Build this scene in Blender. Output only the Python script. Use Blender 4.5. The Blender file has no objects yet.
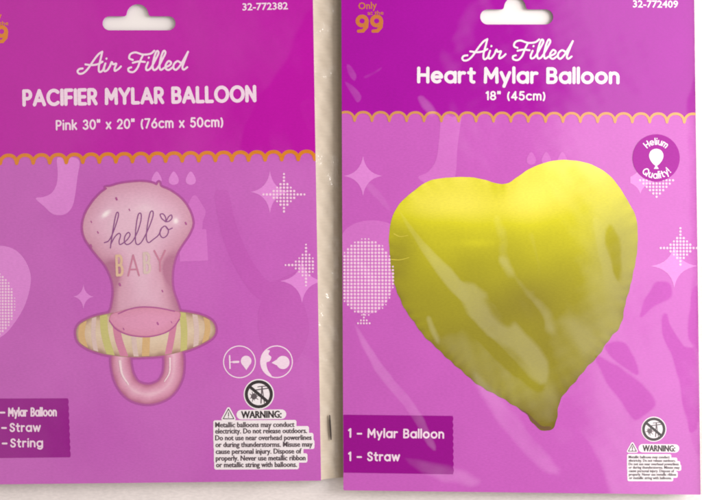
import bpy, math, random
import numpy as np

C = bpy.context.scene
COL = C.collection
R = math.radians
rng = np.random.default_rng(7)
random.seed(7)

# ------------------------------------------------------------------ units
# The two packets lie flat; their artwork is laid out in units of 0.6 mm.
S = 0.0006                 # one artwork unit in metres
CX, CY = 351.0, 250.0      # artwork point below the lens
ZC = 0.0065                # height of the printed cards above the table
D = 0.450                  # lens above the cards


def W(x, y):
    return (np.asarray(x, float) - CX) * S, (CY - np.asarray(y, float)) * S


# ------------------------------------------------------------------ small 2D geometry kit
def arc(cx, cy, rx, ry, a0, a1, n=None):
    n = n or max(4, int(abs(a1 - a0) / 12))
    t = np.radians(np.linspace(a0, a1, n + 1))
    return [(cx + rx * math.cos(q), cy + ry * math.sin(q)) for q in t]


def smooth(pts, n=6, closed=False):
    """Catmull-Rom through pts"""
    P = [np.array(p, float) for p in pts]
    out = []
    m = len(P)
    rngi = range(m) if closed else range(m - 1)
    for i in rngi:
        p1, p2 = P[i], P[(i + 1) % m]
        p0 = P[i - 1] if (closed or i > 0) else 2 * p1 - p2
        p3 = P[(i + 2) % m] if (closed or i + 2 < m) else 2 * p2 - p1
        for k in range(n):
            t = k / n
            out.append(tuple(0.5 * ((2 * p1) + (p2 - p0) * t + (2 * p0 - 5 * p1 + 4 * p2 - p3) * t * t
                                    + (3 * p1 - p0 - 3 * p2 + p3) * t ** 3)))
    if not closed:
        out.append(tuple(P[-1]))
    return out


def seg_dist(X, Y, a, b):
    ax, ay = a
    dx, dy = b[0] - ax, b[1] - ay
    L = dx * dx + dy * dy
    t = np.clip(((X - ax) * dx + (Y - ay) * dy) / L, 0, 1) if L > 1e-12 else np.zeros_like(X)
    return np.hypot(X - ax - t * dx, Y - ay - t * dy), t


def poly_sdf(X, Y, pts):
    """> 0 inside"""
    d = np.full(X.shape, 1e9)
    inside = np.zeros(X.shape, bool)
    n = len(pts)
    for i in range(n):
        a, b = pts[i], pts[(i + 1) % n]
        d = np.minimum(d, seg_dist(X, Y, a, b)[0])
        if a[1] != b[1]:
            c = ((a[1] > Y) != (b[1] > Y)) & (X < (b[0] - a[0]) * (Y - a[1]) / (b[1] - a[1]) + a[0])
            inside ^= c
    return np.where(inside, d, -d)


class Field:
    """A flat shape as a signed distance grid; it becomes one mesh without overlapping faces."""

    def __init__(self, x0, y0, x1, y1, step):
        nx = int(math.ceil((x1 - x0) / step)) + 1
        ny = int(math.ceil((y1 - y0) / step)) + 1
        self.xs = x0 + np.arange(nx) * step
        self.ys = y0 + np.arange(ny) * step
        self.step = step
        self.X, self.Y = np.meshgrid(self.xs, self.ys)
        self.F = np.full(self.X.shape, -50.0)

    def win(self, x0, y0, x1, y1):
        i0, i1 = np.searchsorted(self.xs, [x0, x1])
        j0, j1 = np.searchsorted(self.ys, [y0, y1])
        return slice(max(0, j0 - 1), j1 + 1), slice(max(0, i0 - 1), i1 + 1)

    def stroke(self, pts, w, w1=None):
        w1 = w if w1 is None else w1
        n = len(pts)
        for i in range(max(1, n - 1)):
            a, b = pts[i], pts[min(i + 1, n - 1)]
            wa = w + (w1 - w) * i / max(1, n - 1)
            wb = w + (w1 - w) * (i + 1) / max(1, n - 1)
            m = max(wa, wb) / 2 + 2 * self.step
            s = self.win(min(a[0], b[0]) - m, min(a[1], b[1]) - m, max(a[0], b[0]) + m, max(a[1], b[1]) + m)
            if self.X[s].size == 0:
                continue
            d, t = seg_dist(self.X[s], self.Y[s], a, b)
            self.F[s] = np.maximum(self.F[s], (wa + (wb - wa) * t) / 2 - d)
        return self

    def poly(self, pts, grow=0.0):
        xs = [p[0] for p in pts]; ys = [p[1] for p in pts]
        m = 3 * self.step + abs(grow)
        s = self.win(min(xs) - m, min(ys) - m, max(xs) + m, max(ys) + m)
        if self.X[s].size:
            self.F[s] = np.maximum(self.F[s], poly_sdf(self.X[s], self.Y[s], pts) + grow)
        return self

    def circle(self, x, y, r):
        s = self.win(x - r - 2, y - r - 2, x + r + 2, y + r + 2)
        if self.X[s].size:
            self.F[s] = np.maximum(self.F[s], r - np.hypot(self.X[s] - x, self.Y[s] - y))
        return self

    def cut(self, other):
        self.F = np.minimum(self.F, -other)
        return self

    def clip(self, other):
        self.F = np.minimum(self.F, other)
        return self

    def tri(self):
        xs, ys, F = self.xs, self.ys, self.F
        a, b, c, d = F[:-1, :-1], F[1:, :-1], F[1:, 1:], F[:-1, 1:]      # a top-left, b bottom-left, c bottom-right, d top-right
        pos = (a > 0).astype(int) + (b > 0) + (c > 0) + (d > 0)
        j, i = np.nonzero(pos == 4)
        x0, x1, y0, y1 = xs[i], xs[i + 1], ys[j], ys[j + 1]
        quads = [np.stack([np.stack([x0, y0], 1), np.stack([x0, y1], 1), np.stack([x1, y1], 1), np.stack([x1, y0], 1)], 1)]
        tris, segs = [], []
        j, i = np.nonzero((pos > 0) & (pos < 4))
        x0, x1, y0, y1 = xs[i], xs[i + 1], ys[j], ys[j + 1]
        pa, pb, pc, pd = (np.stack(q, 1) for q in ((x0, y0), (x0, y1), (x1, y1), (x1, y0)))
        va, vb, vc, vd = a[j, i], b[j, i], c[j, i], d[j, i]
        for P, V in ((np.stack([pa, pb, pc], 1), np.stack([va, vb, vc], 1)), (np.stack([pa, pc, pd], 1), np.stack([va, vc, vd], 1))):
            cnt = (V > 0).sum(1)
            tris.append(P[cnt == 3])
            for k, first in ((1, True), (2, False)):
                m = cnt == k
                p, v = P[m], V[m]
                if not len(p):
                    continue
                idx = np.argmax((v > 0) == first, axis=1)
                o = (idx[:, None] + np.arange(3)) % 3
                p = np.take_along_axis(p, o[:, :, None], 1)
                v = np.take_along_axis(v, o, 1)

                def cross(u, w):
                    t = v[:, u] / (v[:, u] - v[:, w])
                    return p[:, u] + (p[:, w] - p[:, u]) * t[:, None]
                e1, e2 = cross(0, 1), cross(0, 2)
                if k == 1:
                    tris.append(np.stack([p[:, 0], e1, e2], 1)); segs.append(np.stack([e1, e2], 1))
                else:
                    quads.append(np.stack([e1, p[:, 1], p[:, 2], e2], 1)); segs.append(np.stack([e2, e1], 1))
        cat = lambda L, k: np.concatenate(L) if L else np.zeros((0, k, 2))
        return cat(quads, 4), cat(tris, 3), cat(segs, 2)


# ------------------------------------------------------------------ the wrinkled clear film drawn tight over each card
WAVES = [(rng.uniform(0, 2 * math.pi), rng.uniform(0.012, 0.06), rng.uniform(0, 6.28), rng.uniform(0, 6.28)) for _ in range(16)]
FINE = [(rng.uniform(0, 2 * math.pi), rng.uniform(0.12, 0.5), rng.uniform(0, 6.28), rng.uniform(0, 6.28)) for _ in range(14)]


def tilt_deg(x):
    return math.tan(R(x))


# facets of the film: (outline in artwork units, tilt to the right in degrees, tilt up in degrees, softness of the crease)
FACETS_LEFT = [
    ([(70, -34), (110, -34), (70, 60), (40, 140), (10, 150), (30, 60)], -2.4, 0, 14),
    ([(180, -34), (270, -34), (250, 50), (222, 120), (200, 150), (176, 150), (190, 60)], -4.5, 0, 9),
    ([(299, 104), (312, 98), (318, 110), (318, 134), (306, 130)], -6, 0, 2),
    ([(20, 210), (34, 206), (70, 300), (90, 390), (76, 396), (50, 320)], -2.5, 0, 8),
    ([(196, 240), (206, 236), (226, 320), (216, 350), (204, 300)], -3.0, 0, 6),
    ([(120, 410), (150, 404), (200, 440), (210, 486), (180, 486), (150, 450)], -3.0, 0, 8),
    ([(312, 160), (319, 160), (321, 340), (314, 300)], -3.5, 0, 2.0),
    ([(318, 18), (319, 152), (262, 154), (240, 148), (252, 112), (268, 84), (286, 58), (300, 24)], 5.5, 0, 2.0),
    ([(299, 357), (316, 364), (322, 400), (317, 424), (309, 412), (302, 385)], -4.5, 0, 1.5),
    ([(268, 130), (276, 118), (286, 126), (292, 150), (275, 152)], -3, 0, 2.5),
    ([(222, 196), (236, 212), (258, 268), (282, 300), (318, 282), (318, 322), (280, 330), (244, 300), (224, 252)], 2.2, 0, 2.5),
    ([(300, 340), (320, 335), (321, 480), (306, 480)], -1.5, 0, 3.0),
]
FACETS_RIGHT = [
    # bright creases crossing the left half
    ([(396, 210), (403, 212), (424, 240), (452, 270), (468, 292), (462, 299), (448, 288), (428, 262), (408, 232)], 9.0, 0, 1.6),
    ([(458, 290), (474, 284), (500, 306), (528, 336), (546, 362), (540, 384), (508, 356), (476, 326)], 8.5, 0, 2.4),
    ([(500, 262), (508, 262), (528, 288), (546, 306), (556, 330), (548, 332), (530, 304)], 6.5, 0, 2.6),
    ([(560, 322), (574, 316), (592, 340), (582, 352)], 4.5, 0, 4),
    ([(425, 318), (430, 316), (438, 336), (436, 341)], 8, 0, 1.5),
    ([(352, 324), (358, 326), (384, 366), (416, 404), (436, 446), (428, 446), (404, 408), (374, 370)], 9.0, 0, 1.8),
    ([(352, 262), (360, 258), (380, 284), (376, 292), (366, 282)], 9.0, 0, 1.6),
    ([(366, 188), (374, 184), (392, 206), (390, 214)], 8.0, 0, 1.8),
    ([(474, 376), (486, 384), (520, 420), (560, 470), (540, 470), (500, 426)], 6.5, 0, 2.5),
    ([(436, 342), (462, 330), (500, 350), (530, 372), (560, 396), (548, 428), (520, 412), (480, 386), (452, 362)], 4.0, 0, 6),
    ([(346, 64), (352, 66), (358, 76), (354, 82), (348, 74)], 9.0, 0, 1.2),
    ([(344, 82), (352, 84), (362, 96), (358, 104), (350, 94)], 9.0, 0, 1.2),
    ([(362, 76), (372, 70), (384, 66), (378, 74), (366, 80)], 8.0, 0, 1.5),
    ([(417, 98), (424, 96), (436, 112), (428, 114)], 8.0, 0, 1.8),
    ([(430, 60), (450, 30), (470, 0), (492, 0), (470, 40), (452, 80)], 3.0, 0, 6),
    ([(400, 455), (430, 460), (480, 478), (470, 486), (420, 474)], 7.0, 0, 3),
    ([(494, 214), (505, 222), (512, 260), (508, 284), (500, 270), (496, 240)], 4.5, 0, 3.0),
    ([(527, 236), (534, 232), (541, 262), (540, 284), (532, 290), (534, 262)], 4.0, 0, 2.4),
    ([(597, 168), (608, 172), (626, 196), (628, 206), (616, 210), (604, 190)], 5.0, 0, 1.6),
    ([(594, 220), (600, 224), (607, 250), (612, 272), (624, 296), (618, 300), (606, 282), (600, 254)], 6.0, 0, 1.6),
    ([(614, 214), (634, 210), (640, 240), (634, 282), (627, 288), (625, 250)], 4.0, 0, 3.0),
    # darker islands where the film leans away
    ([(462, 318), (474, 322), (498, 346), (520, 372), (512, 374), (488, 350)], -5, 0, 2.0),
    ([(440, 296), (452, 296), (462, 316), (456, 330), (444, 318)], -4, 0, 2.5),
    ([(608, 224), (618, 236), (622, 262), (618, 282), (610, 268), (604, 246)], -6, 0, 2.0),
    ([(517, 300), (528, 300), (542, 316), (541, 328), (528, 322)], -6, 0, 2.2),
    ([(486, 300), (500, 296), (512, 318), (506, 326), (494, 318)], -5, 0, 2.5),
    ([(488, 340), (506, 346), (528, 364), (544, 386), (538, 392), (516, 374)], -5, 0, 2.5),
    ([(605.6, 346), (617, 340), (628, 347), (639, 374), (628, 370), (611, 357)], -8, 0, 1.4),
    ([(596, 357), (617, 366), (642, 384), (656, 402), (650, 413), (634, 419), (622, 402), (606, 382)], -8, 0, 1.6),
    ([(666, 314), (670, 326), (684, 346), (697, 354), (699, 420), (690, 432), (684, 412), (680, 391), (673, 360), (662, 332), (661.6, 318)], -10, 0, 1.4),
    ([(649, 290), (656, 281), (670, 284), (671, 292), (666, 300), (648, 311), (639, 315)], -9, 0, 1.4),
    ([(690, 307), (699, 288), (699, 349), (693, 346), (687, 334)], -10, 0, 1.6),
    ([(687, 100), (698, 90), (699, 300), (691, 300), (689, 200)], -6, 0, 2.5),
    ([(548, 430), (560, 424), (590, 446), (610, 492), (586, 492), (566, 458)], -6, 0, 2.5),
    ([(560, 424), (575, 432), (568, 444), (556, 440)], -6, 0, 2.5),
    ([(690, 430), (700, 428), (700, 455), (694, 452)], -6, 0, 2),
]


def film_normals(px, py):
    sx = np.zeros_like(px); sy = np.zeros_like(px)
    amp = np.where(px < 331, 0.017, 0.0065)
    for a, k, p, q in WAVES:
        ph = (px * math.cos(a) + py * math.sin(a)) * k
        sx += amp * np.sin(ph + p); sy += amp * np.sin(ph + q)
    for a, k, p, q in FINE:
        ph = (px * math.cos(a) + py * math.sin(a)) * k
        sx += 0.0028 * np.sin(ph + p); sy += 0.0028 * np.sin(ph + q)
    left = px < 331
    sx += np.where(left, -0.030, 0.0)
    # the right half of the right packet bellies up and leans towards the window
    x0 = 470 + 105 * np.clip((py - 125) / 40, 0, 1)
    t = np.clip((px - x0) / (610 - x0), 0, 1)
    sx += np.where((px > 455) & (py > 150), -0.028 * np.clip((px - 455) / 60, 0, 1) * (1 - t) * np.clip((py - 150) / 30, 0, 1), 0)
    sx += np.where(left, 0, 0.055 * t * t * (3 - 2 * t))
    wob = 1.6 * np.sin(px * 0.21 + py * 0.13) + 1.2 * np.sin(px * 0.09 - py * 0.17 + 1.0)
    for pts, ax, ay, soft in FACETS_LEFT + FACETS_RIGHT:
        pts = smooth(pts, 3, True)
        xs = [p[0] for p in pts]; ys = [p[1] for p in pts]
        m = (px > min(xs) - 8) & (px < max(xs) + 8) & (py > min(ys) - 8) & (py < max(ys) + 8)
        if not m.any():
            continue
        d = poly_sdf(px[m] + 0.5 * wob[m], py[m] + 0.5 * wob[m][::1], pts)
        k = soft * (1.9 if min(xs) > 390 and min(ys) > 200 and max(xs) < 645 and ax > 0 else 1.5)
        f = np.clip(0.5 + d / (2 * k), 0, 1); f = f * f * (3 - 2 * f)
        sx[m] += f * tilt_deg(ax); sy[m] += f * tilt_deg(ay)
    n = np.stack([sx, sy, np.ones_like(sx)], 1)
    return n / np.linalg.norm(n, axis=1)[:, None]


def belly(px, py):
    """the packets are a little puffed by the folded balloon inside"""
    left = px < 331
    cx = np.where(left, 148, 521); hw = np.where(left, 172, 178)
    u = np.clip(np.abs(px - cx) / hw, 0, 1); v = np.clip(np.abs(py - 300) / 200, 0, 1)
    return 0.0011 * (1 - u ** 2) * (1 - v ** 2)


# ------------------------------------------------------------------ objects
def link_mesh(name, verts, quads, tris, mat, parent, px=None, attrs=None, film=True):
    me = bpy.data.meshes.new(name)
    nq, nt = len(quads), len(tris)
    me.vertices.add(len(verts))
    me.vertices.foreach_set('co', np.asarray(verts, np.float32).ravel())
    me.loops.add(nq * 4 + nt * 3)
    me.loops.foreach_set('vertex_index', np.concatenate([np.asarray(quads, np.int32).ravel(), np.asarray(tris, np.int32).ravel()]).astype(np.int32))
    me.polygons.add(nq + nt)
    ls = np.concatenate([np.arange(nq) * 4, nq * 4 + np.arange(nt) * 3]).astype(np.int32)
    me.polygons.foreach_set('loop_start', ls)
    me.update(calc_edges=True)
    if px is not None and film:
        at = me.attributes.new('film_normal', 'FLOAT_VECTOR', 'POINT')
        at.data.foreach_set('vector', film_normals(px[:, 0], px[:, 1]).astype(np.float32).ravel())
    for k, v in (attrs or {}).items():
        at = me.attributes.new(k, 'FLOAT', 'POINT')
        at.data.foreach_set('value', np.asarray(v, np.float32))
    me.materials.append(mat)
    o = bpy.data.objects.new(name, me)
    COL.objects.link(o)
    if parent:
        o.parent = parent
    return o


LAYER = 0.00004


def world_root(o):
    loc = np.zeros(3)
    while o is not None:
        loc = loc + np.array(o.location)
        o = o.parent
    return loc


def flat(name, field, layer, mat, parent, thick=0.0, attr=None, zoff=0.0):
    """turn a Field into one mesh lying on the card, `layer` sheets up"""
    q, t, s = field.tri()
    nq, nt = len(q), len(t)
    px = np.concatenate([q.reshape(-1, 2), t.reshape(-1, 2)])
    z = ZC + LAYER * layer + belly(px[:, 0], px[:, 1]) + zoff
    quads = np.arange(nq * 4).reshape(-1, 4)
    tris = nq * 4 + np.arange(nt * 3).reshape(-1, 3)
    if thick > 0 and len(s):
        a, b = s[:, 0], s[:, 1]
        base = len(px)
        px2 = np.concatenate([a, b, b, a])
        z0 = ZC + LAYER * layer + belly(px2[:, 0], px2[:, 1]) + zoff
        n = len(a)
        z0[2 * n:] -= thick
        k = np.arange(n)
        quads = np.concatenate([quads, base + np.stack([k, k + n, k + 2 * n, k + 3 * n], 1)])
        px = np.concatenate([px, px2]); z = np.concatenate([z, z0])
    wx, wy = W(px[:, 0], px[:, 1])
    v = np.stack([wx, wy, z], 1) - world_root(parent)
    at = {k: f(px[:, 0], px[:, 1]) for k, f in (attr or {}).items()}
    return link_mesh(name, v, quads, tris, mat, parent, px, at)


# ------------------------------------------------------------------ materials
def new_mat(name):
    m = bpy.data.materials.new(name)
    m.use_nodes = True
    nt = m.node_tree
    return m, nt, nt.nodes['Principled BSDF']


def grain(nt, color_socket, amount=0.05, scale=900):
    """fine print grain: the ink is never perfectly even"""
    tc = nt.nodes.new('ShaderNodeTexCoord')
    mp = nt.nodes.new('ShaderNodeMapping'); mp.inputs['Scale'].default_value = (scale * 0.55, scale * 1.5, 1)
    nz = nt.nodes.new('ShaderNodeTexNoise'); nz.inputs['Scale'].default_value = 1.0; nz.inputs['Detail'].default_value = 2
    mr = nt.nodes.new('ShaderNodeMapRange')
    mr.inputs['From Min'].default_value = 0.3; mr.inputs['From Max'].default_value = 0.7
    mr.inputs['To Min'].default_value = 1 - amount; mr.inputs['To Max'].default_value = 1 + amount
    nz2 = nt.nodes.new('ShaderNodeTexNoise'); nz2.inputs['Scale'].default_value = 45; nz2.inputs['Detail'].default_value = 3
    mr2 = nt.nodes.new('ShaderNodeMapRange')
    mr2.inputs['From Min'].default_value = 0.3; mr2.inputs['From Max'].default_value = 0.7
    mr2.inputs['To Min'].default_value = 1 - amount * 0.5; mr2.inputs['To Max'].default_value = 1 + amount * 0.5
    mm = nt.nodes.new('ShaderNodeMath'); mm.operation = 'MULTIPLY'
    vm = nt.nodes.new('ShaderNodeVectorMath'); vm.operation = 'SCALE'
    nt.links.new(tc.outputs['Object'], mp.inputs['Vector'])
    nt.links.new(mp.outputs['Vector'], nz.inputs['Vector'])
    nt.links.new(tc.outputs['Object'], nz2.inputs['Vector'])
    nt.links.new(nz.outputs['Fac'], mr.inputs['Value']); nt.links.new(nz2.outputs['Fac'], mr2.inputs['Value'])
    nt.links.new(mr.outputs[0], mm.inputs[0]); nt.links.new(mr2.outputs[0], mm.inputs[1])
    nt.links.new(color_socket, vm.inputs[0]); nt.links.new(mm.outputs[0], vm.inputs['Scale'])
    return vm.outputs[0]


def under_film(nt, b, rough=0.55):
    """print under the clear film: a glossy coat whose normal is that of the wrinkled film"""
    b.inputs['Roughness'].default_value = rough
    b.inputs['Specular IOR Level'].default_value = 0.1
    b.inputs['Coat Weight'].default_value = 1.0
    b.inputs['Coat Roughness'].default_value = 0.05
    b.inputs['Coat IOR'].default_value = 1.9
    at = nt.nodes.new('ShaderNodeAttribute'); at.attribute_name = 'film_normal'
    nt.links.new(at.outputs['Vector'], b.inputs['Coat Normal'])


def ink(name, rgb, metallic=0.0, rough=0.55, amount=0.05, coat=1.0):
    m, nt, b = new_mat(name)
    c = nt.nodes.new('ShaderNodeRGB'); c.outputs[0].default_value = (*rgb, 1)
    nt.links.new(grain(nt, c.outputs[0], amount), b.inputs['Base Color'])
    under_film(nt, b, rough)
    b.inputs['Coat Weight'].default_value = coat
    b.inputs['Metallic'].default_value = metallic
    return m


def ramp_ink(name, attr, stops, amount=0.05, mottling=0.0):
    """printed picture: ink colour follows a value stored in the artwork"""
    m, nt, b = new_mat(name)
    at = nt.nodes.new('ShaderNodeAttribute'); at.attribute_name = attr
    rp = nt.nodes.new('ShaderNodeValToRGB')
    el = rp.color_ramp.elements
    while len(el) < len(stops):
        el.new(0.5)
    for e, (p, c) in zip(el, stops):
        e.position = p; e.color = (*c, 1)
    nt.links.new(at.outputs['Fac'], rp.inputs['Fac'])
    nt.links.new(grain(nt, rp.outputs['Color'], amount), b.inputs['Base Color'])
    under_film(nt, b)
    return m


M_HEAD_L = ink('magenta header ink', (0.475, 0.003, 0.37))
M_HEAD_R = ink('purple header ink', (0.375, 0.002, 0.355))
M_BODY_L = ink('orchid ink', (0.54, 0.118, 0.50))
M_BODY_R = ink('orchid ink warm', (0.55, 0.112, 0.505))
M_LIGHT = ink('pale orchid ink', (0.70, 0.235, 0.66))
M_LIGHT2 = ink('faint pale orchid ink', (0.62, 0.165, 0.57))
M_DEEP = ink('deep orchid ink', (0.52, 0.105, 0.475))
M_BOX = ink('dark magenta ink', (0.30, 0.001, 0.26))
M_WHITE = ink('white ink', (0.86, 0.80, 0.84), amount=0.05)
M_PINKWHITE = ink('pinkish white ink', (0.84, 0.66, 0.80), amount=0.05)
M_DOT = ink('white halftone ink', (0.86, 0.58, 0.78), amount=0.05)
M_ORANGE = ink('orange foil', (0.76, 0.25, 0.02), metallic=0.2, rough=0.4)
M_GOLD = ink('gold foil', (0.85, 0.40, 0.13), metallic=0.35, rough=0.32)
M_BRONZE = ink('bronze foil', (0.72, 0.24, 0.06), metallic=0.3, rough=0.35)
M_BLACK = ink('black ink', (0.025, 0.018, 0.022))
M_GREY = ink('soft black ink', (0.10, 0.075, 0.09))
M_BADGE = ink('badge purple ink', (0.35, 0.022, 0.31), coat=0.12)
M_BADGEWHITE = ink('badge white ink', (0.86, 0.76, 0.85), amount=0.05, coat=0.12)
M_HALO = ink('printed outline ink', (0.42, 0.10, 0.30))
M_HALO2 = ink('faint printed outline ink', (0.40, 0.08, 0.34))
M_VIOLET = ink('violet script ink', (0.27, 0.085, 0.26))
M_YELLOW = ink('pale yellow ink', (0.70, 0.47, 0.33))
M_MINT = ink('pale mint ink', (0.66, 0.50, 0.47))
M_ROSE = ink('rose ink', (0.62, 0.22, 0.36))
M_ROSE2 = ink('faded rose ink', (0.56, 0.21, 0.33))
M_STRIPE_O = ink('stripe orange ink', (0.64, 0.42, 0.20))
M_STRIPE_G = ink('stripe lime ink', (0.55, 0.51, 0.19))
M_SHINE = ink('printed highlight ink', (0.85, 0.66, 0.72))
M_HEARTLINE = ink('heart crease ink', (0.60, 0.52, 0.06))
M_HEARTDARK = ink('heart neck ink', (0.16, 0.09, 0.04))

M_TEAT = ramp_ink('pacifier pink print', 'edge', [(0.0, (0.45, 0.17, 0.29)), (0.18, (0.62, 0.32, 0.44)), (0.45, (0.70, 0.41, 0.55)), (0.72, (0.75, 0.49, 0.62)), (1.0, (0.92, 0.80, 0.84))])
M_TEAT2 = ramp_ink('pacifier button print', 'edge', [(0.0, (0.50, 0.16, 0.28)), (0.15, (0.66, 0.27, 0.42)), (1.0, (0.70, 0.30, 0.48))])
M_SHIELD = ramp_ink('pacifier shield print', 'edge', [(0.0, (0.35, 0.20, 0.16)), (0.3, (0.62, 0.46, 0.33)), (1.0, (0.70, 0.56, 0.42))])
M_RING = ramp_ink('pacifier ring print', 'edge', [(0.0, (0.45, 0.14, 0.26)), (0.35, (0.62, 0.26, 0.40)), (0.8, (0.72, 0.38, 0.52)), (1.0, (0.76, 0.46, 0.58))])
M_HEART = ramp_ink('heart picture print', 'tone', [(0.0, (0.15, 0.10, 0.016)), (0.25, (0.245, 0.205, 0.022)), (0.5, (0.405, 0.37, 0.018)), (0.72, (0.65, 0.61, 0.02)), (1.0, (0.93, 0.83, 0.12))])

# table top: matt white laminate with faint mottling
M_TABLE, nt, b = new_mat('white laminate')
c = nt.nodes.new('ShaderNodeRGB'); c.outputs[0].default_value = (0.82, 0.765, 0.755, 1)
nt.links.new(grain(nt, c.outputs[0], 0.07, 600), b.inputs['Base Color'])
b.inputs['Roughness'].default_value = 0.6

# folded bag behind the card; tan chosen to warm light in the gap
M_POUCH, nt, b = new_mat('tan bounce bag back')
b.inputs['Base Color'].default_value = (0.80, 0.62, 0.42, 1); b.inputs['Roughness'].default_value = 0.35


M_HOLE_SHEET, nt, b = new_mat('white added sheet')
b.inputs['Base Color'].default_value = (0.85, 0.82, 0.81, 1); b.inputs['Roughness'].default_value = 0.6


def film_mat(name, scale=420, strength=0.9, tint=(0.97, 0.95, 0.92), refl=1.8, rough=0.09):
    m = bpy.data.materials.new(name); m.use_nodes = True
    nt = m.node_tree; nt.nodes.clear()
    out = nt.nodes.new('ShaderNodeOutputMaterial')
    mix = nt.nodes.new('ShaderNodeMixShader'); tr = nt.nodes.new('ShaderNodeBsdfTransparent'); gl = nt.nodes.new('ShaderNodeBsdfGlossy')
    tr.inputs[0].default_value = (*tint, 1)
    gl.inputs['Roughness'].default_value = rough
    lw = nt.nodes.new('ShaderNodeFresnel'); lw.inputs['IOR'].default_value = 1.6
    mu = nt.nodes.new('ShaderNodeMath'); mu.operation = 'MULTIPLY'; mu.inputs[1].default_value = refl; mu.use_clamp = True
    tc = nt.nodes.new('ShaderNodeTexCoord')
    mp = nt.nodes.new('ShaderNodeMapping'); mp.inputs['Scale'].default_value = (1.3, 0.8, 1)
    nz = nt.nodes.new('ShaderNodeTexNoise'); nz.inputs['Scale'].default_value = scale; nz.inputs['Detail'].default_value = 3
    bp = nt.nodes.new('ShaderNodeBump'); bp.inputs['Strength'].default_value = strength; bp.inputs['Distance'].default_value = 0.0012
    L = nt.links.new
    L(tc.outputs['Object'], mp.inputs[0]); L(mp.outputs[0], nz.inputs['Vector']); L(nz.outputs['Fac'], bp.inputs['Height'])
    L(bp.outputs[0], gl.inputs['Normal']); L(bp.outputs[0], lw.inputs['Normal'])
    L(lw.outputs[0], mu.inputs[0]); L(mu.outputs[0], mix.inputs[0]); L(tr.outputs[0], mix.inputs[1]); L(gl.outputs[0], mix.inputs[2])
    L(mix.outputs[0], out.inputs[0])
    return m


M_FILM = film_mat('clear crinkled film', 260, 0.55)
# left packet's free film margin; its tan paints in the gap's shade
M_CELLO, nt, b = new_mat('hazy film with painted shade')
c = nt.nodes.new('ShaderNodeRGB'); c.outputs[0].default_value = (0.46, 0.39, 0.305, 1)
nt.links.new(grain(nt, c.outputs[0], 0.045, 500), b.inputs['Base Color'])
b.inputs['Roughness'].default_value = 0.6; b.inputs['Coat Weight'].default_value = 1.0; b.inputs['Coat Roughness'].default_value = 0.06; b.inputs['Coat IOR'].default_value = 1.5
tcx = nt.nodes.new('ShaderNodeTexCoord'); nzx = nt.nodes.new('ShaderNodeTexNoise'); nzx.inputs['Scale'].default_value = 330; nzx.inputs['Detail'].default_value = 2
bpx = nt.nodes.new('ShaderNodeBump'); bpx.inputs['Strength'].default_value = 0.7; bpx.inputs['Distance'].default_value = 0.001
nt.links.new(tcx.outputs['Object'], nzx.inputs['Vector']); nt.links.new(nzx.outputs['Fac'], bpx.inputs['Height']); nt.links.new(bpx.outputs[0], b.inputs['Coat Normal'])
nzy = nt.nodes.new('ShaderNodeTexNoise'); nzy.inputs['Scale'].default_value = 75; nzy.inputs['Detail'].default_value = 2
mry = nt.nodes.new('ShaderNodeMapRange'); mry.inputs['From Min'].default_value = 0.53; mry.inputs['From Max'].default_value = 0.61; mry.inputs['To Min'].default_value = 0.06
nt.links.new(tcx.outputs['Object'], nzy.inputs['Vector']); nt.links.new(nzy.outputs['Fac'], mry.inputs['Value']); nt.links.new(mry.outputs[0], b.inputs['Coat Weight'])

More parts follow.
